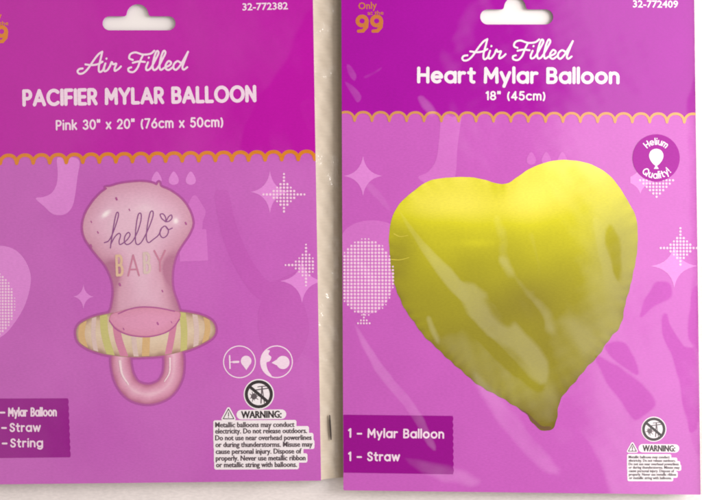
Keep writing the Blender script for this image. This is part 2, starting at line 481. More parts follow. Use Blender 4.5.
# ------------------------------------------------------------------ lettering: a round-ended geometric sans drawn as strokes (cap height 1)
A_ = arc
GL = {
    'A': ([[(0, 0), (.42, 1), (.84, 0)], [(.14, .3), (.70, .3)]], .84),
    'B': ([[(0, 0), (0, 1), (.3, 1)] + A_(.3, .755, .24, .245, 90, -90) + [(0, .51)], [(.3, .51)] + A_(.33, .255, .26, .255, 90, -90) + [(0, 0)]], .59),
    'C': ([A_(.5, .5, .5, .5, 48, 312)], .86),
    'E': ([[(.5, 1), (0, 1), (0, 0), (.5, 0)], [(0, .5), (.45, .5)]], .5),
    'F': ([[(.5, 1), (0, 1), (0, 0)], [(0, .48), (.44, .48)]], .5),
    'H': ([[(0, 0), (0, 1)], [(.66, 0), (.66, 1)], [(0, .5), (.66, .5)]], .66),
    'I': ([[(0, 0), (0, 1)]], 0),
    'L': ([[(0, 1), (0, 0), (.46, 0)]], .46),
    'M': ([[(0, 0), (.03, 1), (.42, .32), (.81, 1), (.84, 0)]], .84),
    'N': ([[(0, 0), (0, 1), (.66, 0), (.66, 1)]], .66),
    'O': ([A_(.5, .5, .5, .5, 0, 360)], 1.0),
    'P': ([[(0, 0), (0, 1), (.28, 1)] + A_(.28, .72, .28, .28, 90, -90) + [(0, .44)]], .56),
    'Q': ([A_(.5, .5, .5, .5, 0, 360), [(.6, .3), (.95, -.05)]], 1.0),
    'R': ([[(0, 0), (0, 1), (.28, 1)] + A_(.28, .73, .27, .27, 90, -90) + [(0, .46)], [(.28, .46), (.58, 0)]], .58),
    'S': ([smooth([(.53, .83), (.43, .96), (.28, 1), (.1, .93), (.04, .76), (.13, .6), (.3, .51), (.47, .41), (.55, .25), (.47, .07), (.27, 0), (.1, .05), (0, .19)], 3)], .55),
    'Y': ([[(0, 1), (.38, .46), (.76, 1)], [(.38, .46), (.38, 0)]], .76),
    'a': ([A_(.34, .35, .34, .35, 0, 360), [(.68, .7), (.68, 0)]], .68),
    'c': ([A_(.34, .35, .34, .35, 50, 310)], .56),
    'd': ([A_(.34, .35, .34, .35, 0, 360), [(.68, 1.05), (.68, 0)]], .68),
    'e': ([[(.02, .36), (.68, .36)] + A_(.35, .35, .33, .35, 2, 310)], .68),
    'g': ([A_(.34, .35, .34, .35, 0, 360), [(.68, .7), (.68, -.02)] + A_(.36, -.02, .32, .28, 0, -145)], .68),
    'h': ([[(0, 1.05), (0, 0)], [(0, .42)] + A_(.27, .42, .27, .28, 180, 0) + [(.54, 0)]], .54),
    'i': ([[(0, .7), (0, 0)], [(0, 1.0), (0, 1.02)]], 0),
    'k': ([[(0, 1.05), (0, 0)], [(.46, .7), (0, .27)], [(.17, .41), (.5, 0)]], .5),
    'l': ([[(0, 1.05), (0, 0)]], 0),
    'm': ([[(0, .7), (0, 0)], [(0, .42)] + A_(.22, .46, .22, .24, 180, 0) + [(.44, 0)], [(.44, .42)] + A_(.66, .46, .22, .24, 180, 0) + [(.88, 0)]], .88),
    'n': ([[(0, .7), (0, 0)], [(0, .42)] + A_(.27, .42, .27, .28, 180, 0) + [(.54, 0)]], .54),
    'o': ([A_(.35, .35, .35, .35, 0, 360)], .7),
    'r': ([[(0, .7), (0, 0)], [(0, .4)] + A_(.27, .4, .27, .28, 180, 70)], .36),
    't': ([[(.17, .96), (.17, .18)] + A_(.34, .18, .17, .18, 180, 280), [(0, .68), (.4, .68)]], .4),
    'u': ([[(0, .7), (0, .28)] + A_(.27, .28, .27, .28, 180, 360) + [(.54, .7)], [(.54, .7), (.54, 0)]], .54),
    'w': ([[(0, .7), (.23, 0), (.46, .66), (.69, 0), (.92, .7)]], .92),
    'x': ([[(0, .7), (.52, 0)], [(.52, .7), (0, 0)]], .52),
    'y': ([[(0, .7), (.3, .02)], [(.6, .7), (.2, -.3)]], .6),
    '0': ([A_(.32, .5, .32, .5, 0, 360)], .64),
    '1': ([[(0, .84), (.2, 1), (.2, 0)]], .22),
    '2': ([A_(.29, .71, .27, .29, 165, -35) + [(0, 0), (.58, 0)]], .58),
    '3': ([A_(.27, .745, .24, .255, 155, -90), A_(.27, .25, .29, .25, 90, -155)], .56),
    '4': ([[(.46, 0), (.46, 1), (0, .27), (.64, .27)]], .64),
    '5': ([[(.52, 1), (.12, 1), (.07, .57)] + A_(.27, .32, .3, .32, 125, -150)], .57),
    '6': ([A_(.3, .31, .3, .31, 0, 360), [(.44, 1), (.06, .45)]], .6),
    '7': ([[(0, 1), (.56, 1), (.16, 0)]], .56),
    '8': ([A_(.29, .75, .24, .25, 0, 360), A_(.29, .25, .29, .25, 0, 360)], .58),
    '9': ([A_(.3, .69, .3, .31, 0, 360), [(.54, .55), (.16, 0)]], .6),
    '-': ([[(0, .42), (.36, .42)]], .36),
    '–': ([[(0, .42), (.5, .42)]], .5),
    '(': ([A_(.5, .42, .42, .68, 132, 228)], .24),
    ')': ([A_(-.26, .42, .42, .68, 48, -48)], .24),
    '"': ([[(0, 1.02), (0, .78)], [(.24, 1.02), (.24, .78)]], .24),
    '!': ([[(0, 1), (0, .32)], [(0, 0), (0, .02)]], 0),
}


def layout(text, gap=.26, space=.42):
    x, out = 0.0, []
    for ch in text:
        if ch == ' ':
            x += space; continue
        st, w = GL[ch]
        out += [[(x + p[0], p[1]) for p in s] for s in st]
        x += w + gap
    return out, x - gap


def letters(text, p0, p1, cap, weight, step=0.3, gap=.26, space=.42, bold_x=None):
    """strokes of a text line on a baseline from p0 to p1 (artwork units, outer extents), cap height in artwork units"""
    st, w = layout(text, gap, space)
    dx, dy = p1[0] - p0[0], p1[1] - p0[1]
    L = math.hypot(dx, dy); ux, uy = dx / L, dy / L
    h = cap - weight
    k = (L - weight) / w
    f = Field(min(p0[0], p1[0]) - 4, min(p0[1], p1[1]) - cap - 4, max(p0[0], p1[0]) + 4, max(p0[1], p1[1]) + cap * .5 + 4, step)
    for s in st:
        pts = []
        for (x, y) in s:
            a, bq = weight / 2 + x * k, weight / 2 + y * h
            pts.append((p0[0] + ux * a + uy * bq, p0[1] + uy * a - ux * bq))
        f.stroke(pts, weight)
    return f


def arc_letters(f, text, cx, cy, r, mid, cap, weight, below=False, gap=.3, total=None):
    st, w = layout(text, gap)
    k = cap - weight
    kx = total / w if total else k
    for s in st:
        pts = []
        for (x, y) in s:
            off = (x - w / 2) * kx
            if below:
                a = R(mid) - off / r; rr = r - (y - .5) * k
            else:
                a = R(mid) - off / r; rr = r + (y - .5) * k
            if below:
                a = R(mid) + off / r
            pts.append((cx + rr * math.cos(a), cy - rr * math.sin(a)))
        f.stroke(pts, weight)


def font_text(name, text, p0, p1, cap, layer, mat, parent, offset=0.012):
    """small print in Blender's built-in type, meshed flat"""
    cu = bpy.data.curves.new('type', 'FONT'); cu.body = text; cu.offset = offset; cu.resolution_u = 2
    tmp = bpy.data.objects.new('type', cu); COL.objects.link(tmp)
    bpy.context.view_layer.update()
    me0 = bpy.data.meshes.new_from_object(tmp.evaluated_get(bpy.context.evaluated_depsgraph_get()))
    n = len(me0.vertices)
    v = np.empty(n * 3); me0.vertices.foreach_get('co', v); v = v.reshape(-1, 3)
    me0.calc_loop_triangles()
    t = np.empty(len(me0.loop_triangles) * 3, np.int32); me0.loop_triangles.foreach_get('vertices', t); t = t.reshape(-1, 3)
    bpy.data.objects.remove(tmp); bpy.data.curves.remove(cu); bpy.data.meshes.remove(me0)
    x0, x1 = v[:, 0].min(), v[:, 0].max()
    a = (v[:, 0] - x0) / (x1 - x0)
    h = v[:, 1] / 0.68 * cap
    L = math.hypot(p1[0] - p0[0], p1[1] - p0[1]); ux, uy = (p1[0] - p0[0]) / L, (p1[1] - p0[1]) / L
    px = np.stack([p0[0] + ux * a * L + uy * h, p0[1] + uy * a * L - ux * h], 1)
    return px, t


def joined_text(name, lines, layer, mat, parent, offset=0.012, strikes=1):
    P, T, Z, n = [], [], [], 0
    for text, p0, p1, cap in lines:
        px, t = font_text(name, text, p0, p1, cap, layer, mat, parent, offset)
        for k in range(strikes):
            P.append(px + np.array([(k - (strikes - 1) / 2) * cap * 0.085, 0])); T.append(t + n); n += len(px)
            Z.append(np.full(len(px), 0.2 * k))
    px = np.concatenate(P); t = np.concatenate(T); zl = np.concatenate(Z)
    wx, wy = W(px[:, 0], px[:, 1])
    v = np.stack([wx, wy, ZC + LAYER * (layer + zl) + belly(px[:, 0], px[:, 1])], 1) - world_root(parent)
    # keep faces upward
    a, b_, c_ = v[t[:, 0]], v[t[:, 1]], v[t[:, 2]]
    up = np.cross(b_ - a, c_ - a)[:, 2] < 0
    t[up] = t[up][:, ::-1]
    return link_mesh(name, v, np.zeros((0, 4), int), t, mat, parent, px)


AIR_FILLED = [  # joined brush script, one list per pen stroke (photo proportions)
    [(96, 88), (84, 90), (78, 98), (84, 106), (98, 104), (114, 90), (134, 62), (152, 40), (166, 31)],
    [(166, 31), (160, 55), (153, 82), (153, 99), (160, 101), (168, 94)],
    [(106, 74), (128, 77), (150, 74), (166, 66)],
    [(168, 94), (176, 72), (171, 88), (172, 99), (182, 96), (192, 82)],
    [(180, 56), (180.5, 55)],
    [(192, 82), (198, 68), (203, 76), (214, 74), (208, 90), (209, 99), (222, 92), (230, 84)],
    [(272, 62), (260, 56), (264, 42), (282, 36), (308, 44), (334, 42), (348, 32)],
    [(308, 46), (298, 66), (288, 90), (274, 104), (258, 102), (256, 92), (266, 88)],
    [(272, 72), (292, 68), (314, 70)],
    [(318, 88), (325, 72), (318, 90), (321, 99), (334, 92), (352, 62), (363, 40), (357, 33), (348, 52), (341, 84), (345, 99), (358, 92),
     (376, 62), (387, 40), (381, 33), (372, 52), (365, 84), (369, 99), (382, 92), (400, 84), (406, 75), (397, 69), (387, 82), (387, 95), (397, 100), (412, 90)],
    [(328, 56), (328.5, 55)],
    [(440, 76), (428, 70), (416, 80), (414, 94), (422, 100), (434, 90), (446, 72), (458, 52), (466, 38)],
    [(466, 38), (452, 72), (445, 92), (450, 100), (462, 92)],
]
HELLO = [
    [(186, 300), (204, 292), (222, 258), (240, 205), (244, 180), (236, 178), (226, 220), (215, 290), (211, 322)],
    [(213, 306), (228, 278), (245, 262), (253, 270), (247, 292), (249, 307), (260, 304), (280, 288), (292, 268), (284, 258), (271, 274), (269, 298), (281, 308),
     (302, 294), (324, 252), (337, 205), (336, 180), (325, 186), (316, 238), (314, 290), (322, 308), (340, 296), (366, 246), (385, 195), (386, 172), (375, 176),
     (364, 225), (359, 280), (368, 300), (386, 288), (408, 270), (420, 246)],
    [(432, 232), (418, 246), (416, 268), (428, 280), (444, 270), (450, 250), (440, 234), (432, 232)],
    [(440, 236), (450, 246), (466, 240)],
    [(438, 214), (422, 200), (416, 184), (428, 182), (438, 196), (440, 212), (450, 194), (462, 186), (464, 200), (452, 212), (440, 214)],
]


def script(paths, ox, oy, k, weight, rot=0.0, about=(0, 0), step=0.25):
    P = []
    for s in paths:
        q = smooth(s, 5) if len(s) > 2 else s
        pts = [(ox + x / k, oy + y / k) for x, y in q]
        c, sn = math.cos(R(rot)), math.sin(R(rot))
        P.append([(about[0] + (x - about[0]) * c + (y - about[1]) * sn, about[1] - (x - about[0]) * sn + (y - about[1]) * c) for x, y in pts])
    xs = [p[0] for s in P for p in s]; ys = [p[1] for s in P for p in s]
    f = Field(min(xs) - 3, min(ys) - 3, max(xs) + 3, max(ys) + 3, step)
    for s in P:
        f.stroke(s, weight)
    return f


# ------------------------------------------------------------------ shared card makers
def thing(name, label, cat, loc, group=None):
    o = bpy.data.objects.new(name, None); COL.objects.link(o)
    o.empty_display_size = 0.03
    o.location = loc; o['label'] = label; o['category'] = cat
    if group:
        o['group'] = group
    return o


def hang_slot(X, Y, x0, x1, y0, y1, bx, by, br):
    """European hang hole: a round-ended slot with a bump on top; > 0 inside"""
    r = (y1 - y0) / 2
    d, _ = seg_dist(X, Y, (x0 + r, (y0 + y1) / 2), (x1 - r, (y0 + y1) / 2))
    slot = r - d
    bump = np.minimum(br - np.hypot((X - bx), (Y - (by + br))), (y0 + r) - Y + 8)
    k = 3.0   # soft inner corners
    h = np.clip(0.5 + 0.5 * (slot - bump) / k, 0, 1)
    return bump + (slot - bump) * h + k * h * (1 - h)


def star(f, x, y, rx, ry):
    """four-pointed sparkle with curved-in sides"""
    pts = []
    for q in range(4):
        a0, a1 = q * 90, q * 90 + 90
        for t in np.linspace(0, 1, 9)[:-1]:
            # quadratic from tip to tip bending to the centre
            p0 = (rx * math.cos(R(a0)), ry * math.sin(R(a0))); p1 = (rx * math.cos(R(a1)), ry * math.sin(R(a1)))
            m = (0.12 * (p0[0] + p1[0]), 0.12 * (p0[1] + p1[1]))
            pts.append((x + (1 - t) ** 2 * p0[0] + 2 * t * (1 - t) * m[0] + t * t * p1[0], y + (1 - t) ** 2 * p0[1] + 2 * t * (1 - t) * m[1] + t * t * p1[1]))
    return f.poly(pts)


def dots(x0, y0, x1, y1, pitch, r, inside, clip=None, ox=0, oy=0, square=False):
    f = Field(x0 - 2, y0 - 2, x1 + 2, y1 + 2, 0.32)
    y = y0 + oy
    while y <= y1:
        x = x0 + ox
        while x <= x1:
            k = inside(x, y)
            if k > 0:
                f.circle(x, y, r * min(1, 0.55 + k))
            x += pitch
        y += pitch
    if clip is not None:
        f.clip(clip(f.X, f.Y))
    return f


def scallop(x0, x1, cusp, period, y_at, height):
    """points of the scalloped edge from x0 to x1: domes rising between cusps that point down"""
    pts = []
    n0 = int(math.floor((x0 - cusp) / period)); n1 = int(math.ceil((x1 - cusp) / period))
    for n in range(n0, n1):
        for u in np.linspace(-1, 1, 17)[:-1]:
            x = cusp + (n + .5 + .5 * u) * period
            pts.append((x, y_at(x) - height * max(0.0, 1 - abs(u) ** 2.3) ** 0.55))
    return [p for p in pts if x0 - 1 <= p[0] <= x1 + 1]


def prohibition(parent, cx, cy, r, layer, seed):
    """no-entry roundel: balloons kept away from power lines"""
    f = Field(cx - r - 2, cy - r - 2, cx + r + 2, cy + r + 2, 0.3).circle(cx, cy, r)
    base = flat('warning_symbol', f, layer, M_WHITE, parent)
    g = Field(cx - r - 2, cy - r - 2, cx + r + 2, cy + r + 2, 0.22)
    ri = r * 0.82
    g.stroke(arc(cx, cy, ri, ri, 0, 360, 48), r * 0.20)
    g.stroke([(cx - ri * .74, cy - ri * .62), (cx + ri * .74, cy + ri * .62)], r * 0.19)
    flat('prohibition_ring', g, layer + 2, M_BLACK, base)
    k = Field(cx - r, cy - r, cx + r, cy + r, 0.22)
    u = r / 15.5
    k.stroke([(cx + 3.2 * u, cy - 8 * u), (cx + 2.2 * u, cy + 9 * u)], 1.2 * u)
    k.stroke([(cx + 3.2 * u, cy - 8 * u), (cx + 5.6 * u, cy + 9 * u)], 0.9 * u)
    k.stroke([(cx - 3 * u, cy - 4.4 * u), (cx + 9 * u, cy - 6.0 * u)], 1.1 * u)
    k.stroke([(cx - 1 * u, cy - 7.6 * u), (cx + 8 * u, cy - 8.4 * u)], 0.9 * u)
    k.circle(cx - 5 * u, cy + 2.2 * u, 3.0 * u)
    rr = random.Random(seed)
    for i in range(9):
        a = i * 0.698 + rr.uniform(-.2, .2); q = rr.uniform(4, 6.2) * u
        k.stroke([(cx - 5 * u, cy + 2.2 * u), (cx - 5 * u + q * math.cos(a), cy + 2.2 * u + q * math.sin(a))], 1.5 * u, 0.5 * u)
    k.clip(r * .74 - np.hypot(k.X - cx, k.Y - cy))
    flat('power_line_icon', k, layer + 1, M_GREY, base)
    return base


def warning_label(parent, tri, word, lines, cap, pad, layer, word_cap):
    """white sticker-like block of small print with its heading and triangle"""
    x0 = min(l[1][0] for l in lines) - 8; x1 = max(l[2][0] for l in lines) + 8
    y0 = tri[1] - 14; y1 = lines[-1][1][1] + 8
    f = Field(x0, y0, x1, y1, 0.4)
    f.stroke([word[1], word[2]], 0.1)
    for w, (p, q) in (('h', (word[1], word[2])),):
        f.stroke([(p[0], p[1] - word_cap / 2), (q[0], q[1] - word_cap / 2)], word_cap + 1.4 * pad)
    for t, p, q, c_ in lines:
        yy = c_ / 2
        f.poly([(p[0], p[1] - c_), (q[0], q[1] - c_), (q[0], q[1] + .4), (p[0], p[1] + .4)], grow=pad)
    tx, ty, ts = tri
    T = [(tx, ty - ts), (tx + ts * .95, ty + ts * .75), (tx - ts * .95, ty + ts * .75)]
    f.poly(T, grow=pad * .9)
    base = flat('warning_label', f, layer, M_WHITE, parent)
    g = Field(tx - ts - 2, ty - ts - 2, tx + ts + 2, ty + ts + 2, 0.22)
    g.stroke(T + [T[0]], 0.8)
    g.stroke([(tx, ty - ts * .35), (tx, ty + ts * .25)], 0.9); g.stroke([(tx, ty + ts * .5), (tx, ty + ts * .52)], 0.9)
    flat('warning_triangle', g, layer + 1, M_GREY, base)
    joined_text('heading_lettering', [(word[0], word[1], word[2], word_cap)], layer + 1, M_BLACK, base, 0.012, 2)
    joined_text('small_print', lines, layer + 1, M_GREY, base, 0.012, 2)
    return base


PARA = ['Metallic balloons may conduct', 'electricity. Do not release outdoors.', 'Do not use near overhead powerlines', 'or during thunderstorms. Misuse may',
        'cause personal injury. Dispose of', 'properly. Never use metallic ribbon', 'or metallic string with balloons.']


def card(parent, corners, slot, mat):
    xs = [p[0] for p in corners]; ys = [p[1] for p in corners]
    f = Field(min(xs) - 2, min(ys) - 2, max(xs) + 2, max(ys) + 2, 1.0).poly(corners)
    f.F = np.where(f.F > -49, f.F, -50)
    f.cut(hang_slot(f.X, f.Y, *slot))
    return flat('printed_card', f, 0, mat, parent, thick=0.0005)


def pouch(parent, x0, y0, x1, y1):
    """the flat bag with the folded balloon that lies behind the card"""
    import bmesh
    bm = bmesh.new()
    ax, ay = W(x0, y1); bx, by = W(x1, y0)
    bmesh.ops.create_cube(bm, size=1)
    z0, z1 = 0.0003, ZC - 0.0007
    for v in bm.verts:
        v.co = ((ax + bx) / 2 + v.co.x * (bx - ax), (ay + by) / 2 + v.co.y * (by - ay), (z0 + z1) / 2 + v.co.z * (z1 - z0))
    bmesh.ops.bevel(bm, geom=list(bm.edges), offset=0.0014, segments=3, profile=0.5, affect='EDGES')
    me = bpy.data.meshes.new('balloon_pouch'); 
    off = world_root(parent)
    for v in bm.verts:
        v.co = (v.co.x - off[0], v.co.y - off[1], v.co.z - off[2])
    bm.to_mesh(me); bm.free()
    me.materials.append(M_POUCH)
    o = bpy.data.objects.new('balloon_pouch', me); COL.objects.link(o); o.parent = parent
    return o


def hole_sheet(parent, x0, y0, x1, y1):
    """added white sheet that keeps the hang hole bright above the table"""
    f = Field(x0, y0, x1, y1, 2.0); f.F[:] = 5
    return flat('added_hole_sheet', f, 0, M_HOLE_SHEET, parent, thick=0, zoff=-0.0016)


def sleeve(parent, inner, width, zs, mat, drop=0.0, name='clear_sleeve'):
    """free margin of the clear film beyond the card: a crinkled strip that droops to the table. inner: polyline along the card's edge."""
    n = 200; m = 28
    P = [np.array(p, float) for p in inner]
    t = np.linspace(0, 1, n)
    line = P[0][None] + (P[1] - P[0])[None] * t[:, None]
    dirv = np.array([(P[1] - P[0])[1], -(P[1] - P[0])[0]]); dirv = -dirv / np.linalg.norm(dirv)
    wv = width[0] + (width[1] - width[0]) * t + 0.7 * np.sin(t * 23) + 0.5 * np.sin(t * 57 + 1)
    verts = []
    for j in range(m):
        u = j / (m - 1)
        p = line + dirv[None] * (wv * u)[:, None] * (-1)
        fall = (1 - math.exp(-u * drop)) / (1 - math.exp(-drop)) if drop else u ** 0.8
        z = zs[0] + (zs[1] - zs[0]) * fall + (0.00022 * np.sin(t * 61 + 5 * u) + 0.00012 * np.sin(t * 133 - 9 * u)) * math.sin(u * 3.1)
        wx, wy = W(p[:, 0], p[:, 1])
        verts.append(np.stack([wx, wy, z], 1))
    v = np.concatenate(verts) - world_root(parent)
    q = []
    for j in range(m - 1):
        for i in range(n - 1):
            q.append((j * n + i, j * n + i + 1, (j + 1) * n + i + 1, (j + 1) * n + i))
    o = link_mesh(name, v, np.array(q), np.zeros((0, 3), int), mat, parent)
    o.data.polygons.foreach_set('use_smooth', [True] * len(o.data.polygons))
    return o


# ------------------------------------------------------------------ the table
import bmesh
bm = bmesh.new()
bmesh.ops.create_grid(bm, x_segments=2, y_segments=2, size=0.9)
me = bpy.data.meshes.new('tabletop'); bm.to_mesh(me); bm.free(); me.materials.append(M_TABLE)
o = bpy.data.objects.new('tabletop', me); COL.objects.link(o); o['kind'] = 'structure'

GROUP = 'balloon packets lying side by side'
# ================================================================== LEFT PACKET
wx, wy = W(148, 250)
LP = thing('balloon_packet', 'magenta packet with a printed pink baby pacifier balloon and three item contents list', 'balloon packet', (float(wx), float(wy), 0), GROUP)
LC = [(-26, -34), (312.3, -34), (321, 480.5), (-26, 484.5)]
LSLOT = (102.5, 175.5, 16.3, 30.4, 137.5, 4.2, 11.0)
card(LP, LC, LSLOT, M_BODY_L)
pouch(LP, -22, 44, 311, 476)
hole_sheet(LP, -20, -30, 308, 44)


def right_edge_L(x, y):
    return (312.3 + (y + 34) / 514.5 * 8.7) - x


ycL = lambda x: 163.3 - 0.0135 * x
scL = scallop(-26, 316, 0.4, 16.55, ycL, 8.0)
f = Field(-28, -36, 318, 168, 1.0)
f.poly([(-26.0, -34), (330, -34)] + [(330, scL[-1][1])] + scL[::-1])
f.clip(right_edge_L(f.X, f.Y)); f.cut(hang_slot(f.X, f.Y, *LSLOT))
flat('header_panel', f, 1, M_HEAD_L, LP)
f = Field(-28, 148, 318, 170, 0.4).stroke([(x, y + .3) for x, y in scL], 3.6); f.clip(right_edge_L(f.X, f.Y))
flat('scalloped_trim', f, 2, M_ORANGE, LP)

flat('script_lettering', script(AIR_FILLED, 55.4, 43.6, 3.5, 2.0, 1.3, (76, 75)), 2, M_PINKWHITE, LP)
flat('title_lettering', letters('PACIFIER MYLAR BALLOON', (22.5, 106.8), (256.5, 102.4), 17.4, 3.5, gap=.33, space=.58), 2, M_PINKWHITE, LP)
flat('size_lettering', letters('Pink 30" x 20" (76cm x 50cm)', (56, 130.6), (224, 127.2), 10.4, 1.75, step=.25, gap=.33, space=.6), 2, M_PINKWHITE, LP)
joined_text('item_number', [('32-772382', (242.5, 10.5), (288, 9.3), 6.8)], 2, M_PINKWHITE, LP, 0.02)


def shop_logo(parent, x, y, mat, k=1.0):
    """'Only at the 99' in the header's corner; x, y = left end of the 99's foot"""
    f = Field(x - 4, y - 34, x + 34, y + 4, 0.25)
    st, w = layout('99', .0)
    for ox in (0, 14.5):
        f.stroke([(x + 5.6 + ox + a, y - 12.4 + b_) for a, b_ in arc(0, 0, 4.6, 4.4, 0, 360)], 3.9)
        f.stroke([(x + 10.2 + ox, y - 12), (x + 9.8 + ox, y - 6.5), (x + 6.6 + ox, y - 2.5), (x + 2.0 + ox, y - 2.2)], 4.2, 3.2)
    base = flat('shop_logo', f, 2, mat, parent)
    joined_text('logo_lettering', [('Only', (x + 2, y - 24), (x + 20.5, y - 25), 6.6), ('at the', (x + 11, y - 18.4), (x + 27, y - 18.8), 4.0)], 2, mat, base, 0.02)


shop_logo(LP, -18.5, 44, M_ORANGE)

# faint printed decoration
f = Field(30, 150, 90, 220, 0.5).poly(smooth([(57.5, 158), (58, 172), (57, 184), (52, 193), (44, 197), (36, 198.5), (44, 206), (54, 214.5), (66, 214), (73, 206), (76, 192), (78, 176), (80, 163), (76, 158), (66, 157)], 4, True))
f.F = np.minimum(f.F, f.Y - (ycL(f.X) - 5.0))
flat('ribbon_print', f, 0.6, M_LIGHT, LP)
f = Field(148, 168, 198, 188, 0.3)
for x in (157, 174, 191):
    f.poly(smooth([(x, 171.5), (x + 4.6, 178), (x + 4.4, 183), (x, 185), (x - 4.4, 183), (x - 4.6, 178)], 4, True))
flat('candle_flame_print', f, 1, M_LIGHT, LP)
f = Field(178, 192, 212, 264, 0.5).poly(smooth([(191, 199), (196, 195.5), (202, 204), (206, 212), (203, 222), (202, 229), (192, 229.5), (186, 214)], 4, True))
f.poly([(180, 231), (206.5, 229), (208.5, 260.5), (180, 261.5)])
flat('cake_print', f, 1, M_LIGHT2, LP)
f = Field(-24, 238, 40, 346, 0.7).poly(smooth([(-26, 250), (-6, 245.5), (12, 248), (24, 258), (31, 274), (30, 290), (24, 308), (14, 324), (4, 335), (-12, 343), (-24, 340)], 4, True))
f.clip(f.X + 25)
flat('balloon_print', f, 1, M_LIGHT, LP)
ell = lambda x, y: 1 - math.hypot((x + 9) / 24.5, (y - 304) / 34)
flat('dotted_balloon_print', dots(-24, 268, 17, 340, 3.0, 1.12, lambda x, y: ell(x, y) * 6), 2, M_DOT, LP)
f = Field(72, 282, 98, 312, 0.4); star(f, 84, 296.5, 10.5, 12.5)
flat('sparkle_print', f, 1, M_LIGHT, LP)
f = Field(248, 168, 292, 216, 0.4); star(f, 270, 192, 19.5, 21.5)
flat('sparkle_print', f, 1, M_LIGHT, LP)
f = Field(278, 258, 318.5, 306, 0.4); star(f, 302, 281, 22, 22); f.clip(right_edge_L(f.X, f.Y))
flat('sparkle_print', f, 1, M_LIGHT, LP)


def dot_star(cx, cy, r, lo=None, hi=None, pitch=3.4):
    ins = lambda x, y: (1 - (abs(x - cx) / r) ** .62 - (abs(y - cy) / r) ** .62) * 5 + .12 if (lo is None or x > lo) and (hi is None or x < hi) else 0
    n = int(r / pitch) * pitch
    return dots(cx - n, cy - n, cx + n, cy + n, pitch, 1.22, ins)


flat('dotted_sparkle_print', dot_star(284, 194.5, 22), 2, M_DOT, LP)
flat('dotted_sparkle_print', dot_star(306, 265, 21, hi=314.5), 2, M_DOT, LP)
f = Field(212, 190, 320, 330, 0.7)
f.stroke(smooth([(222, 196), (230, 232), (246, 268), (268, 292), (300, 282)], 5), 15, 22); f.clip(right_edge_L(f.X, f.Y) - 1)
flat('balloon_shadow_print', f, 0.5, M_DEEP, LP)
f = Field(250, 284, 320, 390, 0.8).poly(smooth([(262, 300), (276, 290), (292, 290), (304, 305), (309, 330), (300, 356), (282, 372), (264, 352), (258, 324)], 4, True))
flat('balloon_shadow_print', f, 0.6, M_DEEP, LP)

# the pacifier picture
TEAT = smooth([(106.2, 187.5), (111, 187), (122, 184), (140, 182.2), (152, 183.5), (157, 185.5), (159.3, 182.5), (161, 187), (170, 191), (181, 199), (189, 210), (192.8, 223),
               (189, 234), (183, 243), (177, 253), (173.5, 264), (172, 276), (173, 290), (179, 308), (178, 316), (146, 322), (112, 316), (112.5, 308), (114.5, 295), (114, 284), (111, 274),
               (106, 264.5), (98, 255), (91, 246), (85.5, 237), (83.6, 227), (86, 215), (93, 203), (101, 194), (107.5, 189)], 3, True)
SHIELD = smooth([(77.0, 335), (77.4, 328.5), (82, 322.5), (95, 316.5), (111, 313), (128, 311), (146, 310.5), (166, 310.5), (182, 311.5), (200, 314.8), (211, 320), (215.4, 327), (214.6, 334.5),
                 (207.5, 341), (190, 349), (168, 354.5), (146, 356.5), (124, 356.5), (104, 353.5), (88, 348), (79.5, 341.8)], 4, True)
BUTTON = smooth([(112, 314), (120, 311), (130, 308.5), (146, 307), (162, 308), (172, 310), (180.5, 312), (180, 319), (174, 327), (164, 333), (148, 336.3), (130, 334.5), (118, 329), (110, 321)], 4, True)
RING = smooth([(122.2, 350), (121.5, 362), (125, 378), (134, 390), (149, 394), (164, 389), (172.5, 377), (174.5, 362), (173, 348)], 5)
f = Field(64, 168, 228, 418, 0.5).poly(TEAT, 2.4).poly(SHIELD, 2.4).stroke(RING, 23.6)
f.F = np.maximum(f.F, -50)
halo2 = flat('pacifier_picture', f, 1.4, M_HALO2, LP)
f = Field(64, 168, 228, 418, 0.5).poly(TEAT, 1.1).poly(SHIELD, 1.1).stroke(RING, 20.6)
flat('printed_outline', f, 1.8, M_HALO, halo2)


def edge_attr(fn):
    return {'edge': fn}


def ring_edge(x, y):
    d = np.full(x.shape, 1e9)
    for i in range(len(RING) - 1):
        d = np.minimum(d, seg_dist(x, y, RING[i], RING[i + 1])[0])
    return np.clip((9.2 - d) / 9.2 + 0.05 * np.sin(x * .35 + y * .22), 0, 1)


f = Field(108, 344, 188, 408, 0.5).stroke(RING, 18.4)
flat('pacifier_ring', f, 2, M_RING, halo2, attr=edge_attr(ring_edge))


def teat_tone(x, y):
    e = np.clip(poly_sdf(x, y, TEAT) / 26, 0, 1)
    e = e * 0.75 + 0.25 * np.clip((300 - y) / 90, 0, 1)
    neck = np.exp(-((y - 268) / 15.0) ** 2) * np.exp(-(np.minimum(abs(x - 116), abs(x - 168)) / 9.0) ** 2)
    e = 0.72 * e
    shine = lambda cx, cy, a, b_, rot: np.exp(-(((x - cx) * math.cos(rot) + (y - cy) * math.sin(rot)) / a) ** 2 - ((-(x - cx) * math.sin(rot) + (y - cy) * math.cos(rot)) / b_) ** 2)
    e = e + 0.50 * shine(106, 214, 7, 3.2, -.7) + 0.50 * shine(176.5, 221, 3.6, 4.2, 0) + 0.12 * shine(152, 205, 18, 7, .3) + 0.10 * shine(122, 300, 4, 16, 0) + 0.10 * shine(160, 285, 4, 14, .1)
    return np.clip(e - 0.30 * neck + 0.015 * np.sin(x * .16 + y * .11), 0, 1)


